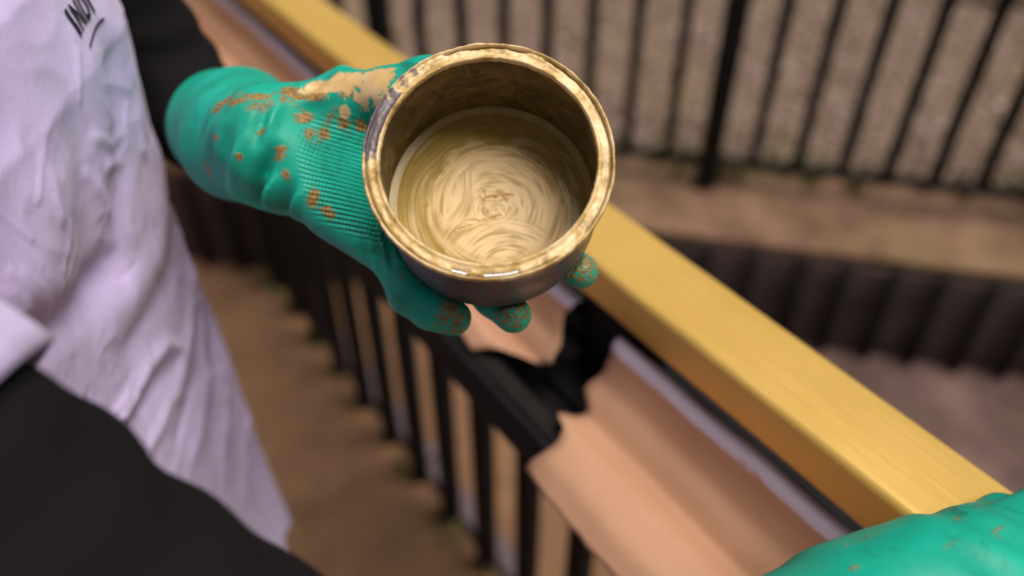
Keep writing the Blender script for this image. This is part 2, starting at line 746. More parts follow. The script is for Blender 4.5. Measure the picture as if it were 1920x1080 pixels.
# ------------------------------------------------------------------ far fence
def far_fence():
    fs, fn = -.47, .245        # post position along / across
    fe = thing('iron_fence', tuple(fp(fs, fn, TZ)), 'far black iron bar fence standing on the coping with gravel behind', 'fence')
    sp = .1125
    bar = bevel_box(.027, .027, 1.12, b=.003, seg=1)
    bar.name = 'bar'
    bar.materials.append(M['iron'])
    post = bevel_box(.056, .056, 1.30, b=.005)
    post.name = 'post'
    post.materials.append(M['iron'])
    for k in range(-24, 25):
        s = fs + k * sp
        if k % 8 == 0:
            o = link('post', post, fe, fp(s, fn, TZ + .65))
        else:
            o = link('bar', bar, fe, fp(s, fn, TZ + .085 + .56))
        o.rotation_euler.z = FA
    for nm, z in (('bottom_rail', TZ + .085), ('top_rail', TZ + 1.16)):
        me = bevel_box(sp * 49, .030, .014, b=.003)
        me.materials.append(M['iron'])
        o = link(nm, me, fe, fp(fs, fn, z))
        o.rotation_euler.z = FA
    # short grille bars in front of the riser
    gr = thing('iron_grille', tuple(fp(0, -.03, 0)), 'row of short black iron bars against the dark riser below the coping', 'grille')
    gb = bevel_box(.024, .020, TZ - .006, b=.005, seg=1)
    gb.name = 'grille_bar'
    gb.materials.append(M['iron'])
    for k in range(-14, 20):
        s = fs + (k + .03) * sp + .02
        o = link('grille_bar', gb, gr, fp(s, -.014, (TZ - .006) / 2))
        o.rotation_euler.z = FA


far_fence()


def weeds():
    V, F = [], []
    for _ in range(60):
        s0 = random.uniform(-1.3, 1.1)
        n0 = .33 + random.uniform(-.035, .06)
        sz = random.uniform(.4, 1.1)
        for _ in range(random.randint(6, 16)):
            a = random.uniform(0, 6.28)
            L = random.uniform(.03, .10) * sz
            lean = random.uniform(.2, .9)
            b0 = fp(s0 + random.gauss(0, .012), n0 + random.gauss(0, .012), TZ + .002)
            d = np.array([math.cos(a), math.sin(a), 0])
            sd = np.array([-d[1], d[0], 0]) * random.uniform(.002, .005)
            p1 = b0 + d * L * lean * .35 + np.array([0, 0, L * .6])
            p2 = b0 + d * L * lean + np.array([0, 0, L * (1.1 - .4 * lean)])
            i = len(V)
            V += [b0 - sd, b0 + sd, p1 + sd * 1.3, p1 - sd * 1.3, p2]
            F += [(i, i + 1, i + 2, i + 3), (i + 3, i + 2, i + 4)]
    # moss and grass along the near kerb
    for _ in range(30):
        t0 = random.uniform(.3, 2.6)
        n0 = .465 + random.uniform(-.03, .01)
        for _ in range(8):
            a = random.uniform(0, 6.28)
            L = random.uniform(.015, .05)
            b0 = rp(t0 + random.gauss(0, .02), n0 + random.gauss(0, .015), 0)
            d = np.array([math.cos(a), math.sin(a), 0])
            sd = np.array([-d[1], d[0], 0]) * .003
            p1 = b0 + d * L * .3 + np.array([0, 0, L * .6])
            p2 = b0 + d * L * .7 + np.array([0, 0, L * .8])
            i = len(V)
            V += [b0 - sd, b0 + sd, p1 + sd, p1 - sd, p2]
            F += [(i, i + 1, i + 2, i + 3), (i + 3, i + 2, i + 4)]
    o = obj('weeds', V, F, 'weed', smooth=False)
    o['kind'] = 'stuff'
    o['label'] = 'small green weeds and moss growing along fence feet and kerb'
    o['category'] = 'weeds'


weeds()


# ------------------------------------------------------------------ near railing
def near_railing():
    base = rp(.43, .475, 0)
    rl = thing('iron_railing', tuple(base), 'near black iron railing with wide gold-painted handrail running diagonally', 'railing')
    # kerb stones under it
    kb = thing('stone_kerb', tuple(rp(.43, .53, 0)), 'pale lilac-grey kerb stones under the near railing bars', 'kerb')
    km = bevel_box(.41, .046, .12, b=.01, cuts=1, jitter=.003)
    km.name = 'kerb_stone'
    km.materials.append(M['kerb'])
    for i in range(-8, 10):
        o = link('kerb_stone', km, kb, rp(.43 + i * .416, .512, -.020 + random.uniform(-.003, .003)))
        o.rotation_euler.z = RZ + random.uniform(-.004, .004)
    # bars
    bar = bevel_box(.034, .034, .90, b=.003, seg=1)
    bar.name = 'bar'
    bar.materials.append(M['iron'])
    for k in range(-22, 23):
        o = link('bar', bar, rl, rp(.63 + .138 * k, .478, -.01 + .45))
        o.rotation_euler.z = RZ
    # wide channel ledge
    tl, tc = 6.2, .6
    for nm, size, n, z in (('ledge_plate', (tl, .174, .006), .405, CAMZ - .6745),
                           ('ledge_front', (tl, .010, .058), .312, CAMZ - .650),
                           ('ledge_back', (tl, .010, .058), .498, CAMZ - .650),
                           ('ledge_lip', (tl, .022, .012), .325, CAMZ - .6215),
                           ('upper_strip', (tl, .022, .012), .478, CAMZ - .6215)):
        me = bevel_box(*size, b=.0025)
        me.materials.append(M['iron'])
        o = link(nm, me, rl, rp(tc, n, z))
        o.rotation_euler.z = RZ
    # supports between ledge and handrail
    sup = bevel_box(.085, .05, .156, b=.005)
    sup.name = 'support'
    sup.materials.append(M['iron'])
    foot = bevel_box(.13, .085, .012, b=.003)
    foot.name = 'foot_plate'
    foot.materials.append(M['iron'])
    for k in range(-2, 4):
        t = .425 + k * .95
        s_ = link('support', sup, rl, rp(t, .445, CAMZ - .5165 - .078))
        s_.rotation_euler.z = RZ
        f_ = link('foot_plate', foot, rl, rp(t, .43, CAMZ - .6653))
        f_.rotation_euler.z = RZ
    # handrail: rounded bar swept along the railing, slightly uneven paint
    w_, h_, r_ = .0785, .048, .007
    prof = []
    for cx, cy, a0 in ((w_ / 2 - r_, h_ / 2 - r_, 0), (-w_ / 2 + r_, h_ / 2 - r_, 90), (-w_ / 2 + r_, -h_ / 2 + r_, 180), (w_ / 2 - r_, -h_ / 2 + r_, 270)):
        for q in range(6):
            a = R(a0 + q * 18)
            prof.append((cx + r_ * math.cos(a), cy + r_ * math.sin(a)))
    # crown on top
    ts = np.linspace(-2.5, 3.7, 500)
    V = []
    for t in ts:
        for (n, z) in prof:
            cr = .0016 * (1 - (n / (w_ / 2)) ** 2) if z > 0 else 0
            e = .0004 * noise.noise(Vector((t * 14, n * 40, z * 40)))
            V.append((t - tc, n, z + cr + e))
    npf = len(prof)
    F = []
    for i in range(len(ts) - 1):
        for j in range(npf):
            j2 = (j + 1) % npf
            F.append((i * npf + j, i * npf + j2, (i + 1) * npf + j2, (i + 1) * npf + j))
    F += [tuple(range(npf))[::-1], tuple((len(ts) - 1) * npf + j for j in range(npf))]
    # local x = along, local y = -NN after rotation -> mirror n
    V = [(a, -b, c) for a, b, c in V]
    F = [f[::-1] for f in F]
    me = mesh_data('handrail', V, F, 'gold')
    o = link('handrail', me, rl, rp(tc, .4405, CAMZ - .470 - h_ / 2 - .0016))
    o.rotation_euler.z = RZ
    o['label'] = 'wide handrail freshly painted gold'


near_railing()


# ------------------------------------------------------------------ brown masking paper
def paper_sheet(label, t0, t1, prof, tear0, tear1, seed):
    """prof: list of (n, h below camera); tear(s)-> offset along t, for the two ends"""
    nt_ = int((t1 - t0) / .012)
    # resample profile
    pr = np.array(prof)
    L = np.concatenate([[0], np.cumsum(np.linalg.norm(np.diff(pr, axis=0), axis=1))])
    q = np.linspace(0, L[-1], 44)
    pn = np.interp(q, L, pr[:, 0])
    ph = np.interp(q, L, pr[:, 1])
    # soften creases
    for _ in range(2):
        pn[1:-1] = (pn[:-2] + 2 * pn[1:-1] + pn[2:]) / 4
        ph[1:-1] = (ph[:-2] + 2 * ph[1:-1] + ph[2:]) / 4
    V = []
    cen = rp((t0 + t1) / 2, .37, CAMZ - .6)
    for i in range(nt_):
        f = i / (nt_ - 1)
        for j in range(len(q)):
            s = j / (len(q) - 1)
            a = t0 + (tear0(s) if tear0 else 0)
            b = t1 + (tear1(s) if tear1 else 0)
            t = a + (b - a) * f
            wob = .004 * noise.noise(Vector((t * 5 + seed, s * 2, 0))) + .002 * noise.noise(Vector((t * 16 + seed, s * 7, 4)))
            edge = .010 * noise.noise(Vector((t * 9 + seed, 7, 0))) + .004 * noise.noise(Vector((t * 40 + seed, 3, 0)))
            n = pn[j] + edge * (max(0, 1 - s * 3) - .35 * max(0, s * 3 - 2)) 
            V.append(rp(t, n, CAMZ - ph[j] + wob + .004) - cen)
    me = mesh_data('masking_paper', V, grid_faces(nt_, len(q)), 'paper')
    o = link('masking_paper', me, None, cen)
    md = o.modifiers.new('thick', 'SOLIDIFY')
    md.thickness = .0007
    # pale strip added over the raised edge, its sky light put into the colour
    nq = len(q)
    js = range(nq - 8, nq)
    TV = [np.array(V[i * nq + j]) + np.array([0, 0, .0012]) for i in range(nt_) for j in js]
    tp = link('lit_edge', mesh_data('lit_edge', TV, grid_faces(nt_, len(js)), 'lit_edge'), o)
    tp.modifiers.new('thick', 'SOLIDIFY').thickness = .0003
    tag(o, label, 'paper', 'brown paper laid on the railing ledge')
    return o


def tear(seed, amp, pts=None):
    def f(s):
        v = amp * noise.noise(Vector((s * 3.3, seed, 0))) + amp * .28 * noise.noise(Vector((s * 11, seed, 5))) + amp * .12 * noise.noise(Vector((s * 40, seed, 9)))
        if pts:
            v += np.interp(s, [p[0] for p in pts], [p[1] for p in pts])
        return v
    return f


P2 = [(.272, .620), (.290, .602), (.326, .598), (.357, .618), (.372, .598), (.386, .590), (.394, .570), (.398, .552), (.402, .546), (.409, .544)]
P1 = [(.320, .612), (.338, .600), (.364, .617), (.376, .598), (.388, .590), (.395, .570), (.399, .553), (.403, .547), (.410, .545)]
paper_sheet('brown paper sheet in the foreground, torn end facing the paint tin', -1.6, .372, P2, None,
            tear(3, .010, [(0, -.005), (.22, -.012), (.3, .0), (.34, .022), (.55, .012), (.62, .028), (1, .02)]), 1)
paper_sheet('brown paper sheet running behind the green glove and paint tin', .462, 3.4, P1, tear(9, .008, [(0, .06), (.25, .02), (.45, -.012), (.8, .004), (1, -.004)]), None, 8)


# ------------------------------------------------------------------ leaves on the ground
def ground_leaf(x, y, rz, s, label):
    V, F = [], []
    n = 11
    for i in range(n):
        f = i / (n - 1)
        wd = .5 * math.sin(math.pi * f ** .8) * (1 + .12 * math.sin(f * 25))
        for k in (-1, -.5, 0, .5, 1):
            V.append(((f - .5) * 1.5 * s, wd * k * s, s * (.10 * abs(k) * wd + .16 * math.sin(f * 2.6) * .6) + .014))
    F = grid_faces(n, 5)
    ob = thing('fallen_leaf', (x, y, 0), label, 'leaf')
    ob.rotation_euler.z = rz
    me = mesh_data('blade', V, F, 'leaf')
    link('blade', me, ob)
    i0 = [((-.5 - .35 * q) * 1.5 * s * 1.0 + 0, 0, .016 - .004 * q) for q in (0, 1)]
    st = [(i0[0][0], -.002, .016), (i0[0][0], .002, .016), (i0[1][0], .0015, .012), (i0[1][0], -.0015, .012),
          (i0[0][0], -.002, .020), (i0[0][0], .002, .020), (i0[1][0], .0015, .015), (i0[1][0], -.0015, .015)]
    link('stalk', mesh_data('stalk', st, [(0, 1, 2, 3), (7, 6, 5, 4), (0, 4, 5, 1), (2, 6, 7, 3), (1, 5, 6, 2), (0, 3, 7, 4)], 'leaf'), ob)


ground_leaf(-.87, 2.02, 1.0, .075, 'yellow fallen leaf on the path between lilac shirt and green glove')
ground_leaf(-.555, 1.62, 2.2, .035, 'small ochre leaf at the kerb below the paint tin')

# ------------------------------------------------------------------ paint tin
CA = np.array([0, -.5878, .8090])
CE1 = np.array([1., 0, 0])
CE2 = np.array([0, .8090, .5878])
CC = np.array([-.0132, .3897, CAMZ - .2368])
CM = np.stack([CE1, CE2, CA], 1)            # local -> world


def c2w(q):
    return np.asarray(q, float) @ CM.T + CC


CAN_H = .089


def paint_tin():
    q = c2w((0, 0, -CAN_H))
    tin = thing('paint_tin', tuple(q), 'open round paint tin with dark side and gold paint inside, held by green glove', 'paint tin')
    mw = Matrix([[CE1[i], CE2[i], CA[i]] for i in range(3)]).to_4x4()

    def part(name, prof, mat, n=224, closed_prof=False, disp=None, par=tin):
        V = []
        pr = np.array(prof)
        L = np.concatenate([[0], np.cumsum(np.linalg.norm(np.diff(pr, axis=0), axis=1))])
        for i in range(n):
            a = 2 * math.pi * i / n
            for (r, z) in prof:
                if disp:
                    r, z = disp(a, r, z)
                V.append((r * math.cos(a), r * math.sin(a), z + CAN_H))
        F = grid_faces(n, len(prof), True)
        me = mesh_data(name, V, F, mat)
        o = link(name, me, par)
        if par is tin:
            o.matrix_local = mw
        return o

    # outside body
    def dent(a, r, z):
        return r + .0007 * noise.noise(Vector((math.cos(a) * 2, math.sin(a) * 2, z * 30))), z
    part('can_body', [(.0, -.0865), (.055, -.0865), (.0605, -.0868), (.0625, -.0895), (.0655, -.0900), (.0672, -.0885), (.0674, -.0868), (.0668, -.0845), (.0672, -.083), (.0686, -.080), (.0686, -.060), (.0686, -.04), (.0686, -.02), (.0686, -.012), (.0690, -.0085)], 'label', disp=dent)
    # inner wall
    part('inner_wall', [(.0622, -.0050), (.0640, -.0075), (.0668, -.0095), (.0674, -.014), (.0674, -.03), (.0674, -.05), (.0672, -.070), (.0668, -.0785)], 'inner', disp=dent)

    # rim: bead, groove partly filled with dried paint, inner lip
    def fill(a):
        return noise.noise(Vector((math.cos(a) * 1.6 + 3, math.sin(a) * 1.6, .7))) + .5 * noise.noise(Vector((math.cos(a) * 6, math.sin(a) * 6, 2)))
    prof = [(.0690, -.0086), (.0706, -.0080), (.0714, -.0062), (.0717, -.0040), (.0716, -.0018), (.0712, -.0004), (.0707, .0000), (.0702, -.0004), (.0699, -.0014), (.0696, -.0030),
            (.0692, -.0036), (.0687, -.0033), (.0683, -.0024), (.0676, -.0021), (.0668, -.0021), (.0660, -.0022), (.0652, -.0022), (.0644, -.0020), (.0637, -.0014), (.0630, -.0008),
            (.0624, -.0007), (.0619, -.0014), (.0615, -.0028), (.0614, -.0040), (.0622, -.0052)]

    def rimdisp(a, r, z):
        v = Vector((math.cos(a) * 9, math.sin(a) * 9, r * 300))
        e = .00045 * noise.noise(v) + .0004 * noise.noise(v * 2.7)
        ad = math.degrees(a) % 360
        slot = 252 < ad < 261 or 267 < ad < 285
        if .0680 < r < .0701 and z < -.0008:
            fl = min(1, max(0, .25 + 1.7 * fill(a)))
            if slot:
                fl = 0
            z = z + (-.0014 - z) * fl
        if slot and .0662 < r < .0696:
            z -= .0022
        if r < .0612:
            e *= 1.5
        return r + e * .6, z + e
    o = part('rim', prof, 'rim', n=420, disp=rimdisp)
    V = np.array([v.co[:] for v in o.data.vertices])
    ang = np.degrees(np.arctan2(V[:, 1], V[:, 0])) % 360
    r = np.hypot(V[:, 0], V[:, 1])
    bare = .55 * np.exp(-((ang - 163) / 24) ** 2) * (r > .063) + .25 * np.exp(-((ang - 125) / 14) ** 2) * (r > .064)
    gv = np.exp(-((r - .0692) / .0006) ** 2) * (V[:, 2] < CAN_H - .0018)
    fattr(o, 'groove', gv)
    bare += .12
    fattr(o, 'bare', bare)
    # bare tin strips in the open slots
    for a0, a1 in ((253, 260), (268, 284)):
        Vs, Fs = [], []
        k = 24
        for i in range(k):
            a = R(a0 + (a1 - a0) * i / (k - 1))
            for rr, zz in ((.0690, -.0030), (.0684, -.0036), (.0676, -.0040), (.0668, -.0036)):
                Vs.append((rr * math.cos(a), rr * math.sin(a), zz + CAN_H))
        s_ = link('bare_metal_strip', mesh_data('bare_metal_strip', Vs, grid_faces(k, 4), 'tin'), o)
    # wire ears on both sides of the body
    # paint surface with stirred swirls
    nr, na = 110, 360
    V, fresh_lit, streak = [], [], []
    cx, cy = .002, -.004
    for i in range(nr):
        f = i / (nr - 1)
        for j in range(na):
            a = 2 * math.pi * j / na
            r = .0671 * f
            x, y = r * math.cos(a), r * math.sin(a)
            dx, dy = x - cx, y - cy
            rr = math.hypot(dx, dy) + .0016 * noise.noise(Vector((x * 30, y * 30, 11)))

            def stroke(ddx, ddy, tws, fr_, seed):
                # brushed lines curving round a stirring centre
                ra = math.hypot(ddx, ddy) + .0012 * noise.noise(Vector((x * 45 + seed, y * 45, 3)))
                ta = math.atan2(ddy, ddx) + ra * tws
                ca, sa = math.cos(ta), math.sin(ta)
                return noise.noise(Vector((ra * fr_ + seed, ca * 1.7, sa * 1.7))), noise.noise(Vector((ra * fr_ * 2.6, ca * 2.4, sa * 2.4 + seed)))
            th = math.atan2(dy, dx)
            sx, sy = math.cos(th + rr * 42), math.sin(th + rr * 42)
            a1, a2 = stroke(dx, dy, 26, 230, 0)
            b1, b2 = stroke(x - .010, y + .052, -14, 260, 4)
            c1, c2 = stroke(x + .060, y - .012, 12, 250, 8)
            wb = min(1, max(0, (-.010 - y + .006 * noise.noise(Vector((x * 40, 1, 0)))) / .010)) * min(1, max(0, (.040 - rr) / .006))
            wc = min(1, max(0, (-.006 - x) / .010)) * (1 - wb) * min(1, max(0, (.034 - rr) / .006))
            st = a1 * (1 - wb - wc) + b1 * wb + c1 * wc
            st2 = a2 * (1 - wb - wc) + b2 * wb + c2 * wc
            lump = noise.noise(Vector((x * 75, y * 75, 3)))
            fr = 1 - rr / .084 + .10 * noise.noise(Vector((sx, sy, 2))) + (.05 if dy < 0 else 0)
            inn = max(0, min(1, (.046 - rr) / .012))
            z = -.0755 + .00016 * st * (.5 + .5 * inn) + .00012 * st2 + .0007 * lump * inn
            # raised centre mound and a few pulled creases
            z += .0022 * inn
            for (px, py, qx, qy, wd, dp) in ((-.004, .002, .014, .004, .0012, .0030), (-.022, -.020, .006, -.010, .0011, .0022), (-.016, -.014, -.009, -.0135, .0012, .0022), (.024, .034, .034, .026, .0015, .002), (.026, .031, .018, .036, .0013, .0016), (-.006, .008, -.005, .002, .0010, .0012)):
                ux, uy = qx - px, qy - py
                t = max(0, min(1, ((x - px) * ux + (y - py) * uy) / (ux * ux + uy * uy)))
                d = math.hypot(x - px - t * ux, y - py - t * uy)
                wv = wd * (1 - .6 * abs(2 * t - 1))
                z -= .42 * dp * math.exp(-(d / wv) ** 2) - .12 * dp * math.exp(-((d - 2.2 * wv) / wv) ** 2)
            if f > .93:
                z += .0016 * (f - .93) / .07
            V.append((x, y, z + CAN_H))
            fresh_lit.append(fr)
            streak.append(.5 + .4 * st + .5 * st2)
    F = []
    for i in range(nr - 1):
        for j in range(na):
            j2 = (j + 1) % na
            F.append((i * na + j, (i + 1) * na + j, (i + 1) * na + j2, i * na + j2))
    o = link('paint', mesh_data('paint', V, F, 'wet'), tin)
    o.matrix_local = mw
    fattr(o, 'fresh_lit', fresh_lit)
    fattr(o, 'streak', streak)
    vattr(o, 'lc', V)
    o['label'] = 'thick stirred gold paint, paler in the middle'


paint_tin()

# ------------------------------------------------------------------ person
PB = np.array([-.45, .455, 0.])
person = thing('person', tuple(PB), 'person in lilac t-shirt over black sleeves and green rubber gloves, holding out a paint tin', 'person')
Z = CAMZ
LSH, LEL, LWR = np.array([-.43, .735, Z - .13]), np.array([-.312, .715, Z - .388]), np.array([-.168, .489, Z - .288])
RSH, REL, RWR = np.array([-.37, .218, Z - .150]), np.array([-.060, .130, Z - .394]), np.array([.266, .240, Z - .432])
RFO = np.array([-.02, .115, Z - .43])     # where the right forearm meets the elbow bend


def sd_can(P, grow=0.0):
    Q = (P - CC) @ CM
    r = np.hypot(Q[..., 0], Q[..., 1]) - .0686 - grow
    z = np.abs(Q[..., 2] + CAN_H / 2) - (CAN_H / 2 + .0015) - grow
    return np.maximum(r, z)


def left_glove():
    fz = -CAN_H - .0105

    def q(x, y, z):
        return c2w((x, y, z))
    pr = []

    def chain(pts, k=.006):
        for (a, ra), (b, rb) in zip(pts[:-1], pts[1:]):
            pr.append(('c', a, ra, b, rb, k))
    # forearm gauntlet, from the open cuff to the wrist
    cuff = LWR + (LEL - LWR) * .50
    mid = LWR + (LEL - LWR) * .25
    wr = LWR
    chain([(cuff, .0490), (mid, .0455), (wr, .038)], .02)
    # palm
    pr.append(('c', wr, .034, q(-.118, .030, fz - .008), .024, .022))
    pr.append(('c', q(-.145, .066, fz), .022, q(-.100, .068, fz), .0215, .018))       # thenar
    pr.append(('c', q(-.135, .026, fz - .002), .022, q(-.078, -.014, fz - .002), .0185, .018))   # hypothenar
    pr.append(('c', q(-.105, .048, fz - .006), .02, q(-.042, .040, fz - .004), .0145, .016))
    pr.append(('c', q(-.105, .026, fz - .006), .02, q(-.040, .016, fz - .004), .0145, .016))
    pr.append(('c', q(-.105, .012, fz - .006), .02, q(-.050, -.008, fz - .004), .0145, .016))
    pr.append(('c', q(-.105, .002, fz - .004), .018, q(-.066, -.030, fz - .003), .0140, .014))
    # fingers under the tin
    chain([(q(-.040, .040, fz - .004), .0130), (q(.008, .040, fz - .004), .0120), (q(.042, .036, fz - .002), .0112), (q(.060, .034, fz + .001), .0105)])
    chain([(q(-.040, .014, fz - .004), .0135), (q(.006, -.006, fz - .005), .0122), (q(.040, -.026, fz - .004), .0115), (q(.0590, -.0415, fz + .0035), .0120)])
    chain([(q(-.050, -.010, fz - .004), .0132), (q(-.018, -.038, fz - .006), .0120), (q(.000, -.058, fz - .004), .0120), (q(.0140, -.0715, fz + .0045), .0122)])
    chain([(q(-.068, -.034, fz - .002), .0128), (q(-.056, -.056, fz - .003), .0130), (q(-.041, -.067, fz - .001), .0126), (q(-.0255, -.0730, fz + .003), .0122)])
    # thumb up the far side of the tin
    chain([(q(-.128, .070, fz + .004), .020), (q(-.100, .079, fz + .016), .0165), (q(-.070, .076, fz + .030), .0138), (q(-.046, .082, fz + .036), .0120), (q(-.024, .088, fz + .038), .0108)], .012)
    # folds of loose rubber: web pinch and wrist
    pr.append(('c', q(-.122, .084, fz + .012), .0045, q(-.103, .094, fz + .020), .0060, .006))
    pr.append(('c', q(-.138, .080, fz + .016), .0030, q(-.108, .086, fz + .024), .0030, .006))
    wdir = (LEL - LWR) / np.linalg.norm(LEL - LWR)

    def post(P, f):
        # wrinkles round the wrist and gauntlet
        s = (P - LWR) @ wdir
        Q = (P - CC) @ CM
        a = Q[..., 1] * 60 + Q[..., 2] * 30
        wr_ = .0042 * np.sin(s * 170 + 2.2 * np.sin(a * .9)) * np.exp(-((s - .008) / .026) ** 2) * (.35 + .65 * np.exp(-((Q[..., 1] - .01) / .035) ** 2))
        wr_ += .0028 * np.sin(s * 85 + a * .8) * np.exp(-((s - .075) / .035) ** 2)
        # dents in the loose gauntlet
        for (x, y, z, r_, dp) in ((-.172, .040, -.082, .020, .005), (-.190, .060, -.075, .016, -.002), (-.150, .022, -.085, .013, .004), (-.205, .030, -.09, .020, .005), (-.165, .075, -.075, .018, -.003), (-.128, .055, -.082, .016, .003)):
            d2 = (Q[..., 0] - x) ** 2 + ((Q[..., 1] - y) * (1.0 if dp < 0 else 1.4)) ** 2 + (Q[..., 2] - z) ** 2 * .5
            wr_ += dp * np.exp(-d2 / (r_ * r_))
        # creases and ridges of the loose rubber, on the palm side
        top = np.clip((Q[..., 2] + .112) / .012, 0, 1)

        def seg(ax_, ay_, bx_, by_, wd, amp):
            ux, uy = bx_ - ax_, by_ - ay_
            t = np.clip(((Q[..., 0] - ax_) * ux + (Q[..., 1] - ay_) * uy) / (ux * ux + uy * uy), 0, 1)
            d2 = (Q[..., 0] - ax_ - t * ux) ** 2 + (Q[..., 1] - ay_ - t * uy) ** 2
            return amp * np.exp(-d2 / (wd * wd)) * np.sin(np.pi * (.12 + .76 * t)) * top
        for c_ in ((-.170, -.002, -.150, .022, .0045, .0052), (-.150, .022, -.140, .034, .0042, .0042), (-.160, -.004, -.143, .016, .0040, -.0036), (-.148, -.006, -.133, .012, .0042, .0050), (-.140, -.006, -.124, .010, .004, -.0032),
                   (-.1535, .036, -.147, .060, .0045, .0036), (-.146, .040, -.139, .066, .004, -.0025), (-.186, .020, -.170, .050, .0065, .0045), (-.178, .016, -.162, .040, .005, -.003),
                   (-.205, .052, -.176, .072, .005, .0030), (-.200, .036, -.182, .026, .005, .0028),
                   (-.079, -.012, -.072, -.044, .0030, .0034), (-.072, -.012, -.066, -.040, .0030, .0034), (-.0755, -.012, -.069, -.042, .0028, -.0022), (-.088, -.018, -.080, -.036, .0032, .0022),
                   (-.125, .078, -.108, .088, .0035, .0036), (-.112, .072, -.098, .086, .0030, .0026), (-.132, .066, -.104, .074, .004, -.0024)):
            wr_ = wr_ + seg(c_[0], c_[1], c_[2], c_[3], c_[4] * .82, c_[5] * 1.25)
        f = f + wr_
        # hollow cuff
        cd = sd_cone(P, cuff - wdir * .02, .044, cuff + wdir * .08, .052)
        cut = (P - (cuff + wdir * .012)) @ wdir
        f = np.maximum(f, cut)
        f = np.maximum(f, -np.maximum(cd, -(s - .035)))
        return np.maximum(f, -sd_can(P, .0004))
    V, F = organic(pr, .0019, .01, post, pad=.02, smooth=2)
    o = obj('left_glove', V, F, 'glove', person)
    Lc = (V - CC) @ CM
    Nn = vnormals(V, F) @ CM
    up = np.clip((Nn[:, 2] + .15) / .4, 0, 1)

    def blob(x, y, r, rx=1, rot=0):
        dx, dy = Lc[:, 0] - x, Lc[:, 1] - y
        c, s = math.cos(rot), math.sin(rot)
        u, v = (dx * c + dy * s) / rx, -dx * s + dy * c
        return np.exp(-(u * u + v * v) / (r * r))
    sp = np.zeros(len(V))
    for b in ((-.180, .070, .006, 2.2, .4), (-.167, .064, .006, 2.0, .3), (-.150, .068, .005, 2, .3), (-.118, .072, .007, 2.0, .2), (-.100, .056, .006, 1), (-.112, .050, .006, 1, 1.2),
              (-.122, .046, .005, 1.5, 1.2), (-.138, .032, .006, 1.5, 1.2), (-.136, .018, .005, 1), (-.118, .004, .006, 1.6, 1.4), (-.108, -.006, .005, 1.5, -.8), (-.150, .044, .004, 1.5, .5),
              (-.185, .046, .004, 2, -.7), (-.205, .040, .004, 1), (-.088, .056, .005, 1.2), (-.165, .028, .004, 1), (-.125, .058, .005, 2, .4), (-.135, .076, .006, 2, .3), (-.095, .074, .006, 1.6, .2)):
        sp = np.maximum(sp, blob(*b))
    for b in ((-.128, .070, .011, 2.6, .25), (-.150, .062, .009, 2.2, .35), (-.172, .068, .007, 2.6, .35), (-.108, .060, .009, 1.6, .2), (-.116, .046, .008, 1.4, 1.3)):
        sp = np.maximum(sp, .72 * blob(*b))
    sp *= up
    spk = np.zeros(len(V))
    for tip in (q(-.0265, -.0725, fz + .008), q(.0135, -.0705, fz + .009), q(.0585, -.041, fz + .008)):
        d = np.linalg.norm(V - tip, axis=1)
        spk = np.maximum(spk, np.exp(-(d / .015) ** 4))
    # pinky and lower palm get speckles
    d = np.minimum(sd_cone(V, q(-.068, -.034, fz), .001, q(-.04, -.066, fz), .001), 1)
    spk = np.maximum(spk, .85 * np.exp(-(d / .013) ** 2))
    fattr(o, 'speck', spk)
    fattr(o, 'splat', sp)
    cr = np.zeros(len(V))
    for b in ((-.098, .080, .010, 1.7, .1), (-.078, .074, .010, 1.5, .5), (-.118, .080, .007, 1.6, .2), (-.098, .062, .0035, 1.1, 0), (-.070, .062, .007, 1.3, 1.0)):
        cr = np.maximum(cr, .74 * blob(b[0], b[1], b[2] * 1.35, *b[3:]))
    fattr(o, 'cream', cr * up)
    gx = np.clip((Lc[:, 0] + .130 - .25 * (.02 - Lc[:, 1]).clip(0)) / .022, 0, 1) * np.clip((.062 - Lc[:, 1]) / .016, 0, 1) * np.clip((Lc[:, 1] + .030 + .4 * (Lc[:, 0] + .07).clip(-.1, 0)) / .006, 0, 1)
    fattr(o, 'grip', gx * up)
    vattr(o, 'lc', Lc)
    o['label'] = 'paint-splashed green rubber glove cupping the tin from below'


left_glove()


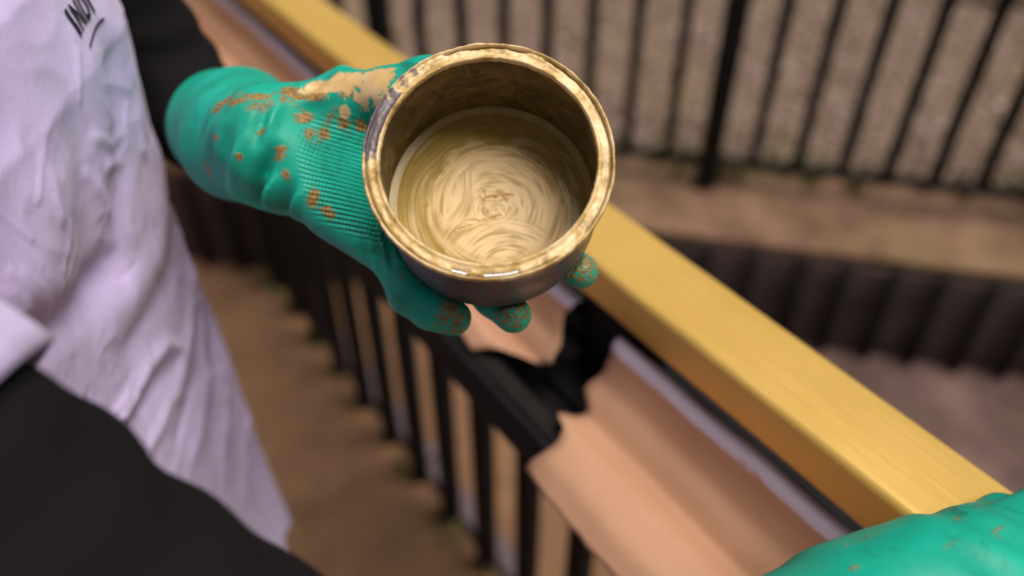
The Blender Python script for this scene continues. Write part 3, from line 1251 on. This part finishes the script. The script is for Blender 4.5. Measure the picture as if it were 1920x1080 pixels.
def right_glove():
    d = (RWR - RFO) / np.linalg.norm(RWR - RFO)
    side = np.array([-d[1], d[0], 0])
    side /= np.linalg.norm(side)            # towards the railing / away
    up = np.cross(d, side)
    hd = (d - side * .10 + np.array([0, 0, -.06]))
    hd /= np.linalg.norm(hd)

    def q(a, b, c):
        return RWR + hd * a + side * b + up * c
    pr = []

    def chain(pts, k=.006):
        for (a, ra), (b, rb) in zip(pts[:-1], pts[1:]):
            pr.append(('c', a, ra, b, rb, k))
    cuff = RWR - d * .15
    chain([(cuff, .050), (RWR - d * .095, .048), (RWR - d * .04, .045), (RWR, .040)], .02)
    pr.append(('c', RWR, .036, q(.04, 0, 0), .026, .02))
    for b, l in ((.030, .085), (.011, .092), (-.009, .088), (-.028, .078)):
        pr.append(('c', q(.02, b * .6, 0), .022, q(l, b, 0), .0145, .014))
        chain([(q(l, b, 0), .0135), (q(l + .034, b * 1.1, -.004), .0122), (q(l + .052, b * 1.1, -.022), .0115), (q(l + .046, b * 1.08, -.040), .0108)])
    chain([(q(.02, .022, -.012), .02), (q(.05, .038, -.022), .0155), (q(.082, .044, -.026), .0135), (q(.108, .034, -.034), .0115)], .012)

    def post(P, f):
        s = (P - RWR) @ d
        a = (P - RWR) @ side * 60
        f = f + .0016 * np.sin(s * 150 + 2 * np.sin(a)) * np.exp(-((s + .005) / .03) ** 2) + .003 * np.sin(s * 70 + a) * np.exp(-((s + .10) / .04) ** 2)
        cd = sd_cone(P, cuff - d * .08, .054, cuff + d * .02, .046)
        f = np.maximum(f, (cuff - d * .012 - P) @ d)
        return np.maximum(f, -np.maximum(cd, s + .035))
    V, F = organic(pr, .0022, .01, post, pad=.02, smooth=2)
    o = obj('right_glove', V, F, 'glove', person)
    Lc = np.stack([(V - RWR) @ hd, (V - RWR) @ side, (V - RWR) @ up], 1)
    Nn = vnormals(V, F)
    sp = np.zeros(len(V))
    for (x, y, z, r) in ((-.07, .030, .034, .012), (-.055, .032, .03, .010), (-.04, .010, .042, .011), (-.012, .024, .034, .010), (.0, .006, .038, .009), (-.02, .03, .03, .008), (-.09, .02, .043, .007)):
        sp = np.maximum(sp, .66 * np.exp(-(((Lc - np.array([x, y, z])) / np.array([1.6, 1, 1])) ** 2).sum(1) / (r * r)))
    fattr(o, 'splat', sp)
    fattr(o, 'speck', np.zeros(len(V)))
    fattr(o, 'cream', np.zeros(len(V)))
    fattr(o, 'grip', np.zeros(len(V)))
    vattr(o, 'lc', Lc)
    o['label'] = 'green rubber glove reaching over the handrail'


right_glove()


def sleeves():
    pr = [('c', LSH, .046, LSH + (LEL - LSH) * .5, .056, .02), ('c', LSH + (LEL - LSH) * .5, .056, LEL, .050, .02), ('c', LEL, .050, LWR + (LEL - LWR) * .2, .036, .015),
          ('c', RSH, .048, RSH + (REL - RSH) * .5, .061, .02), ('c', RSH + (REL - RSH) * .5, .061, REL, .053, .02), ('c', REL, .053, RFO + (RWR - RFO) * .4, .042, .015), ('c', RFO + (RWR - RFO) * .4, .042, RFO + (RWR - RFO) * .85, .034, .015),
          ('e', (-.45, .455, 1.27), (.085, .15, .20)), ('e', (-.455, .455, 1.02), (.085, .14, .14)),
          ('c', (-.45, .455, 1.37), .055, LSH, .042, .02), ('c', (-.45, .455, 1.37), .055, RSH, .042, .02)]

    def post(P, f):
        for a, b, c in ((LSH, LEL, 0.), (RSH, REL, 1.3)):
            d = (b - a) / np.linalg.norm(b - a)
            s = (P - a) @ d
            f = f + .0022 * np.sin(s * 120 + c + 2.5 * np.sin(P[..., 2] * 40 + P[..., 0] * 30)) * np.exp(-((s - .24) / .09) ** 2) * (np.linalg.norm(P - a - s[..., None] * d, axis=-1) < .09)
        return f
    V, F = organic(pr, .006, .02, post, smooth=1)
    o = obj('long_sleeve_top', V, F, 'black', person)
    o['label'] = 'black long-sleeved top under the t-shirt'


sleeves()


def body():
    hx, hy, hz = -.43, .455, 1.63
    pr = [('e', (hx, hy, hz), (.095, .074, .105)), ('e', (hx + .035, hy, hz - .06), (.062, .056, .062)), ('c', (hx + .094, hy, hz + .005), .008, (hx + .108, hy, hz - .024), .014, .012),
          ('e', (hx + .085, hy, hz - .058), (.014, .024, .008)), ('e', (hx + .078, hy, hz - .095), (.018, .022, .016)),
          ('e', (hx - .005, hy + .078, hz - .012), (.018, .010, .032)), ('e', (hx - .005, hy - .078, hz - .012), (.018, .010, .032)),
          ('c', (hx - .02, hy, hz - .06), .056, (-.455, hy, 1.42), .058, .03),
          ('c', (-.45, hy, 1.38), .05, LSH, .040, .03), ('c', (-.45, hy, 1.38), .05, RSH, .040, .03),
          ('e', (-.45, hy, 1.25), (.075, .13, .19)), ('e', (-.455, hy, .98), (.08, .13, .12)),
          ('c', LSH, .042, LEL, .036), ('c', LEL, .036, LWR, .026), ('c', LWR, .026, LWR + (c2w((-.1, .03, -.1)) - LWR) * .5, .018),
          ('c', RSH, .042, REL, .036), ('c', REL, .036, RFO + (RWR - RFO) * .4, .030), ('c', RFO + (RWR - RFO) * .4, .030, RWR, .026), ('c', RWR, .024, RWR + (RWR - RFO) * .2, .018),
          ('c', (-.455, hy + .085, .93), .075, (-.445, hy + .095, .50), .05), ('c', (-.445, hy + .095, .50), .05, (-.475, hy + .10, .09), .034), ('c', (-.475, hy + .10, .07), .03, (-.38, hy + .11, .035), .022),
          ('c', (-.455, hy - .085, .93), .075, (-.43, hy - .095, .50), .05), ('c', (-.43, hy - .095, .50), .05, (-.455, hy - .10, .09), .034), ('c', (-.455, hy - .10, .07), .03, (-.36, hy - .11, .035), .022)]

    def post(P, f):
        for s in (-1, 1):
            f = np.maximum(f, -sd_ell(P, (hx + .102, hy + s * .031, hz + .006), (.018, .016, .010)))
        return f
    V, F = organic(pr, .0075, .02, post, smooth=2)
    o = obj('body', V, F, 'skin', person)
    # hair
    pr = [('e', (hx - .012, hy, hz + .022), (.100, .083, .100)), ('e', (hx - .045, hy, hz - .02), (.065, .078, .08))]

    def post2(P, f):
        return np.maximum(f, (P[..., 0] - hx) * .8 - (P[..., 2] - hz) * .75 + .008)
    V, F = organic(pr, .005, .02, post2, smooth=1)
    nn = vnormals(V, F)
    V = V + nn * (.006 * nz(V, (50, 50, 14)))[:, None]
    obj('hair', V, F, 'hair', person)
    for s in (-1, 1):
        bm = bmesh.new()
        bmesh.ops.create_uvsphere(bm, u_segments=12, v_segments=8, radius=.011)
        V = [np.array(v.co[:]) + np.array((hx + .080, hy + s * .031, hz + .006)) for v in bm.verts]
        F = [[v.index for v in f.verts] for f in bm.faces]
        bm.free()
        eo = obj('eye', V, F, 'eye', person)
        ring = [(hx + .0895, hy + s * .031, hz + .006)] + [(hx + .0890, hy + s * .031 + .0055 * math.cos(q * .5236), hz + .006 + .0055 * math.sin(q * .5236)) for q in range(12)]
        obj('iris', np.array(ring) + np.array([.0022, 0, 0]), [(0, q + 1, (q + 1) % 12 + 1) for q in range(12)], 'hair', eo)
    # trousers and boots
    pr = [('e', (-.455, hy, .96), (.115, .165, .13)), ('c', (-.455, hy + .085, .92), .092, (-.442, hy + .095, .50), .070), ('c', (-.442, hy + .095, .50), .070, (-.475, hy + .10, .12), .062),
          ('c', (-.455, hy - .085, .92), .092, (-.427, hy - .095, .50), .070), ('c', (-.427, hy - .095, .50), .070, (-.455, hy - .10, .12), .062)]

    def post3(P, f):
        f = f + .004 * np.sin(P[..., 2] * 60 + 3 * np.sin(P[..., 1] * 25))
        return np.maximum(f, .075 - P[..., 2])
    V, F = organic(pr, .009, .03, post3, smooth=1)
    obj('trousers', V, F, 'black', person)
    for s, dx in ((1, 0), (-1, .02)):
        pr = [('c', (-.48 + dx, hy + s * .10, .15), .05, (-.475 + dx, hy + s * .10, .06), .05), ('c', (-.47 + dx, hy + s * .10, .05), .045, (-.34 + dx, hy + s * .115, .045), .042)]

        def post4(P, f):
            return np.maximum(f, .006 - P[..., 2])
        V, F = organic(pr, .006, .03, post4, smooth=1)
        obj('boot', V, F, 'boot', person)


body()


# t-shirt ----------------------------------------------------------------------------------------
def gl(y, z, pl, wd, amp, asym=0.0):
    """soft fold along a polyline in the (y, z) plane of the shirt front"""
    best = np.full(y.shape, 9.0)
    sgn = np.zeros(y.shape)
    for (a, b) in zip(pl[:-1], pl[1:]):
        a = np.array(a)
        b = np.array(b)
        d = b - a
        t = np.clip(((y - a[0]) * d[0] + (z - a[1]) * d[1]) / (d @ d), 0, 1)
        ey, ez = y - a[0] - t * d[0], z - a[1] - t * d[1]
        dist = np.hypot(ey, ez)
        m = dist < best
        best = np.where(m, dist, best)
        sgn = np.where(m, np.sign(ey * d[1] - ez * d[0]), sgn)
    g = np.exp(-(best / wd) ** 2)
    if asym:
        g = g * (1 + asym * np.tanh(sgn * best / wd * 1.5))
    return amp * g


def tshirt():
    nu, nv = 620, 400
    zt, zb = 1.45, .60
    u = np.linspace(0, 2 * math.pi, nu, endpoint=False)
    u = u + .55 * np.sin(u + math.pi)         # denser on the chest
    v = np.linspace(0, 1, nv)
    U, VV = np.meshgrid(u, v, indexing='ij')
    Zc = zt + (zb - zt) * VV
    # section
    cy = .455
    top = np.clip((Zc - 1.30) / .125, 0, 1)
    half_w = np.interp(Zc, [.60, .75, .95, 1.05, 1.15, 1.30, 1.36, 1.41, 1.45], [.246, .238, .230, .226, .228, .243, .238, .205, .088])
    half_f = np.interp(Zc, [.60, .75, .95, 1.05, 1.15, 1.30, 1.36, 1.41, 1.45], [.160, .156, .152, .150, .150, .158, .148, .115, .070])
    half_b = np.interp(Zc, [.60, .9, 1.1, 1.30, 1.38, 1.45], [.13, .12, .11, .12, .10, .070])
    c, s = np.cos(U), np.sin(U)
    e = 2 / 3.4
    sx = np.sign(c) * np.abs(c) ** e
    sy = np.sign(s) * np.abs(s) ** e
    hx = np.where(c > 0, half_f, half_b)
    X = -.452 + hx * sx
    Y = cy + half_w * sy
    # folds on the front
    fr = np.clip(sx * 1.6, 0, 1)
    D = np.zeros_like(X)
    D += gl(Y, Zc, [(.499, 1.40), (.499, 1.325), (.484, 1.274), (.462, 1.223), (.441, 1.182)], .020, -.0075)
    D += gl(Y, Zc, [(.596, 1.36), (.592, 1.30), (.594, 1.251), (.573, 1.209)], .008, .0045)
    D += gl(Y, Zc, [(.56, 1.29), (.554, 1.262), (.52, 1.217), (.485, 1.188)], .017, -.010)
    D += gl(Y, Zc, [(.47, 1.168), (.408, 1.180), (.36, 1.200)], .016, -.020)
    D += gl(Y, Zc, [(.42, 1.26), (.39, 1.225), (.37, 1.235)], .034, .016)
    D += gl(Y, Zc, [(.478, 1.245), (.490, 1.211), (.482, 1.18)], .006, .0045)
    D += gl(Y, Zc, [(.50, 1.262), (.525, 1.24), (.545, 1.238)], .005, .003)
    D += gl(Y, Zc, [(.505, 1.235), (.53, 1.222)], .005, .003)
    D += gl(Y, Zc, [(.406, 1.077), (.455, 1.074), (.497, 1.063), (.517, 1.037)], .010, .011, .5)
    D += gl(Y, Zc, [(.40, 1.055), (.46, 1.050), (.50, 1.035)], .009, -.010)
    D += gl(Y, Zc, [(.42, 1.02), (.501, 1.018), (.554, 1.035), (.60, 1.06)], .009, .009)
    D += gl(Y, Zc, [(.458, .95), (.544, .973), (.587, 1.034), (.61, 1.09)], .010, .008, .4)
    D += gl(Y, Zc, [(.46, .985), (.53, .995), (.575, 1.02)], .009, -.009)
    D += gl(Y, Zc, [(.499, .879), (.569, .914), (.609, .984), (.63, 1.05)], .010, .009)
    D += gl(Y, Zc, [(.50, .915), (.56, .945), (.60, 1.01)], .008, -.008)
    D += gl(Y, Zc, [(.53, .80), (.605, .855), (.64, .95)], .011, .009)
    D += gl(Y, Zc, [(.44, 1.14), (.54, 1.13), (.62, 1.17)], .022, .010)
    D += gl(Y, Zc, [(.45, 1.105), (.54, 1.095), (.63, 1.12)], .013, -.008)
    # hanging pleats toward the hem
    lowm = np.clip((1.08 - Zc) / .25, 0, 1)
    D += lowm * .010 * np.sin(U * 17 + 1.2 * np.sin(Zc * 9))
    D += lowm * .006 * np.sin(U * 31 + 2 * np.sin(Zc * 7 + 1))
    # crisp short creases, many of them, where the cloth is crumpled
    CR = np.zeros_like(X)
    rc = random.Random(21)
    for _ in range(90):
        y0 = rc.uniform(.33, .66)
        z0 = rc.choice([rc.uniform(.80, 1.12), rc.uniform(1.0, 1.30), rc.gauss(1.12, .06)])
        an = rc.choice([rc.uniform(1.1, 2.0), rc.uniform(-.5, .9)])
        ln = rc.uniform(.02, .07)
        p0 = (y0, z0)
        pm = (y0 + ln * .5 * math.cos(an) + rc.gauss(0, .003), z0 + ln * .5 * math.sin(an) + rc.gauss(0, .003))
        p1 = (y0 + ln * math.cos(an), z0 + ln * math.sin(an))
        mk = (np.abs(Y - pm[0]) < ln + .02) & (np.abs(Zc - pm[1]) < ln + .02) & (c > 0)
        if mk.any():
            CR[mk] += gl(Y[mk], Zc[mk], [p0, pm, p1], rc.uniform(.0022, .0042), rc.choice([1, 1, -1]) * rc.uniform(.0012, .0026))
    # general crumple
    P = np.stack([X, Y, Zc], -1).reshape(-1, 3)
    n1 = nz(P, (7, 9, 5), 3).reshape(X.shape)
    n2 = np.array([1 - 2 * abs(noise.noise(Vector((p[0] * 14, p[1] * 17 + 2 * noise.noise(Vector((p[1] * 6, p[2] * 6, 0))), p[2] * 6)))) for p in P]).reshape(X.shape)
    crump = np.interp(Zc, [.6, .95, 1.12, 1.25, 1.4], [.1, .45, .8, .55, .35])
    side = np.clip((np.abs(sy) - .62) / .25, 0, 1)
    D *= np.interp(Zc, [.6, 1.05, 1.15, 1.45], [.38, .40, .55, .50]) * (1 - .9 * side)
    n3 = np.array([(1 - 2.2 * abs(noise.noise(Vector((p[0] * 30, p[1] * 34 + 1.5 * noise.noise(Vector((p[1] * 11, p[2] * 11, 4))), p[2] * 30))))) for p in P]).reshape(X.shape)
    D = D * np.where(sx > 0, fr, .3) + .0009 * np.clip(n3, -.2, 1) * (1 - .6 * side) + .0028 * n1 + .0013 * (n2 - .4) * crump + .38 * CR
    # outward direction
    ox, oy = sx / hx, sy / half_w
    L = np.hypot(ox, oy)
    X = X + D * ox / L
    Y = Y + D * oy / L
    Zc = Zc + np.where(VV > .96, .006 * np.sin(U * 5), 0)
    V = np.stack([X, Y, Zc], -1).reshape(-1, 3)
    F = [tuple(f[::-1]) for f in grid_faces(nu, nv, True)]
    V = list(map(tuple, V))

    # short sleeves
    def tube(a, mid_, b, r0, r1, seed):
        a, mid_, b = np.array(a), np.array(mid_), np.array(b)
        i0 = len(V)
        n, mm = 96, 44
        for i in range(n):
            t = 2 * math.pi * i / n
            for j in range(mm + 4):
                f = min(j, mm) / mm
                r = r0 + (r1 - r0) * f + .005 * noise.noise(Vector((math.cos(t) * 2 + seed, math.sin(t) * 2, f * 4)))
                if j == mm + 1:
                    r += -.0018
                if j > mm + 1:
                    r -= .004
                    f = f - .06 * (j - mm - 1)
                c0 = (1 - f) ** 2 * a + 2 * f * (1 - f) * mid_ + f * f * b
                d = 2 * (1 - f) * (mid_ - a) + 2 * f * (b - mid_)
                d /= np.linalg.norm(d)
                e1 = np.cross(d, (0, 1.0, 0))
                e1 /= np.linalg.norm(e1)
                e2 = np.cross(e1, d)
                V.append(tuple(c0 + e1 * r * math.cos(t) + e2 * r * math.sin(t)))
        for f in grid_faces(n, mm + 4, True):
            F.append(tuple(i0 + k for k in f))
    dl = (LEL - LSH) / np.linalg.norm(LEL - LSH)
    tube((-.45, .58, 1.375), LSH + np.array([0, 0, .03]), LSH + dl * .125, .078, .078, 2)
    dr = (REL - RSH) / np.linalg.norm(REL - RSH)
    tube((-.45, .34, 1.375), RSH - dr * .01 + np.array([0, 0, .02]), RSH + dr * .179, .080, .0745, 5)
    o = obj('t_shirt', V, F, 'shirt', person)
    md = o.modifiers.new('thick', 'SOLIDIFY')
    md.thickness = .001
    md.offset = -1
    o['label'] = 'loose lilac cotton t-shirt with black chest print'
    return o, np.array(V), F


shirt, SV, SF = tshirt()
bvh = BVHTree.FromPolygons([Vector(v) for v in SV], SF)


def drop(y, z):
    h = bvh.ray_cast(Vector((.3, y, z)), Vector((-1, 0, 0)))
    return h[0].x if h[0] else -.31


def print_on_shirt():
    # letters along the person's right-to-left direction, gently arched
    V, F = [], []

    def put(ch, y0, z0, rot, w, hgt):
        cu = bpy.data.curves.new('glyph', 'FONT')
        cu.body = ch
        cu.size = 1
        cu.offset = .028
        to = bpy.data.objects.new('glyph', cu)
        COL.objects.link(to)
        bpy.context.view_layer.update()
        me = bpy.data.meshes.new_from_object(to.evaluated_get(bpy.context.evaluated_depsgraph_get()))
        bm = bmesh.new()
        bm.from_mesh(me)
        bmesh.ops.triangulate(bm, faces=bm.faces[:])
        bmesh.ops.subdivide_edges(bm, edges=[e for e in bm.edges if e.calc_length() > .12], cuts=2)
        bmesh.ops.triangulate(bm, faces=bm.faces[:])
        xs = [v.co.x for v in bm.verts]
        x0, x1 = min(xs), max(xs)
        y1 = max(v.co.y for v in bm.verts)
        i0 = len(V)
        for v in bm.verts:
            a = (v.co.x - x0) / max(x1 - x0, 1e-6) * w
            b = v.co.y / y1 * hgt
            yy = y0 + a * math.cos(rot) - b * math.sin(rot)
            zz = z0 + a * math.sin(rot) + b * math.cos(rot)
            V.append((drop(yy, zz) + .0013, yy, zz))
        for f in bm.faces:
            F.append(tuple(i0 + v.index for v in f.verts))
        bm.free()
        bpy.data.objects.remove(to)
        bpy.data.meshes.remove(me)
    H_ = .0185
    put('I', .5295, 1.3245, .16, .0034, H_)
    put('N', .5360, 1.3255, .12, .0105, H_)
    put('D', .5490, 1.3272, .06, .0100, H_)
    put('I', .5616, 1.3280, .0, .0034, H_)
    # small script line under it, too small to read: a thin curl with short strokes
    k = 40
    for i in range(k):
        f = i / (k - 1)
        yy = .5325 + .040 * f
        zz = 1.3140 + .0052 * math.sin(f * 2.2)
        th = .0011 + .0010 * abs(math.sin(f * 43))
        for sg in (0, 1):
            V.append((drop(yy, zz) + .0013, yy, zz + (th if sg else -.0006)))
    i0 = len(V) - 2 * k
    for i in range(k - 1):
        F.append((i0 + 2 * i, i0 + 2 * i + 2, i0 + 2 * i + 3, i0 + 2 * i + 1))
    o = obj('chest_print', V, F, 'print', shirt, smooth=False)
    o['label'] = 'small black lettering on the chest'


print_on_shirt()
bpy.context.view_layer.update()
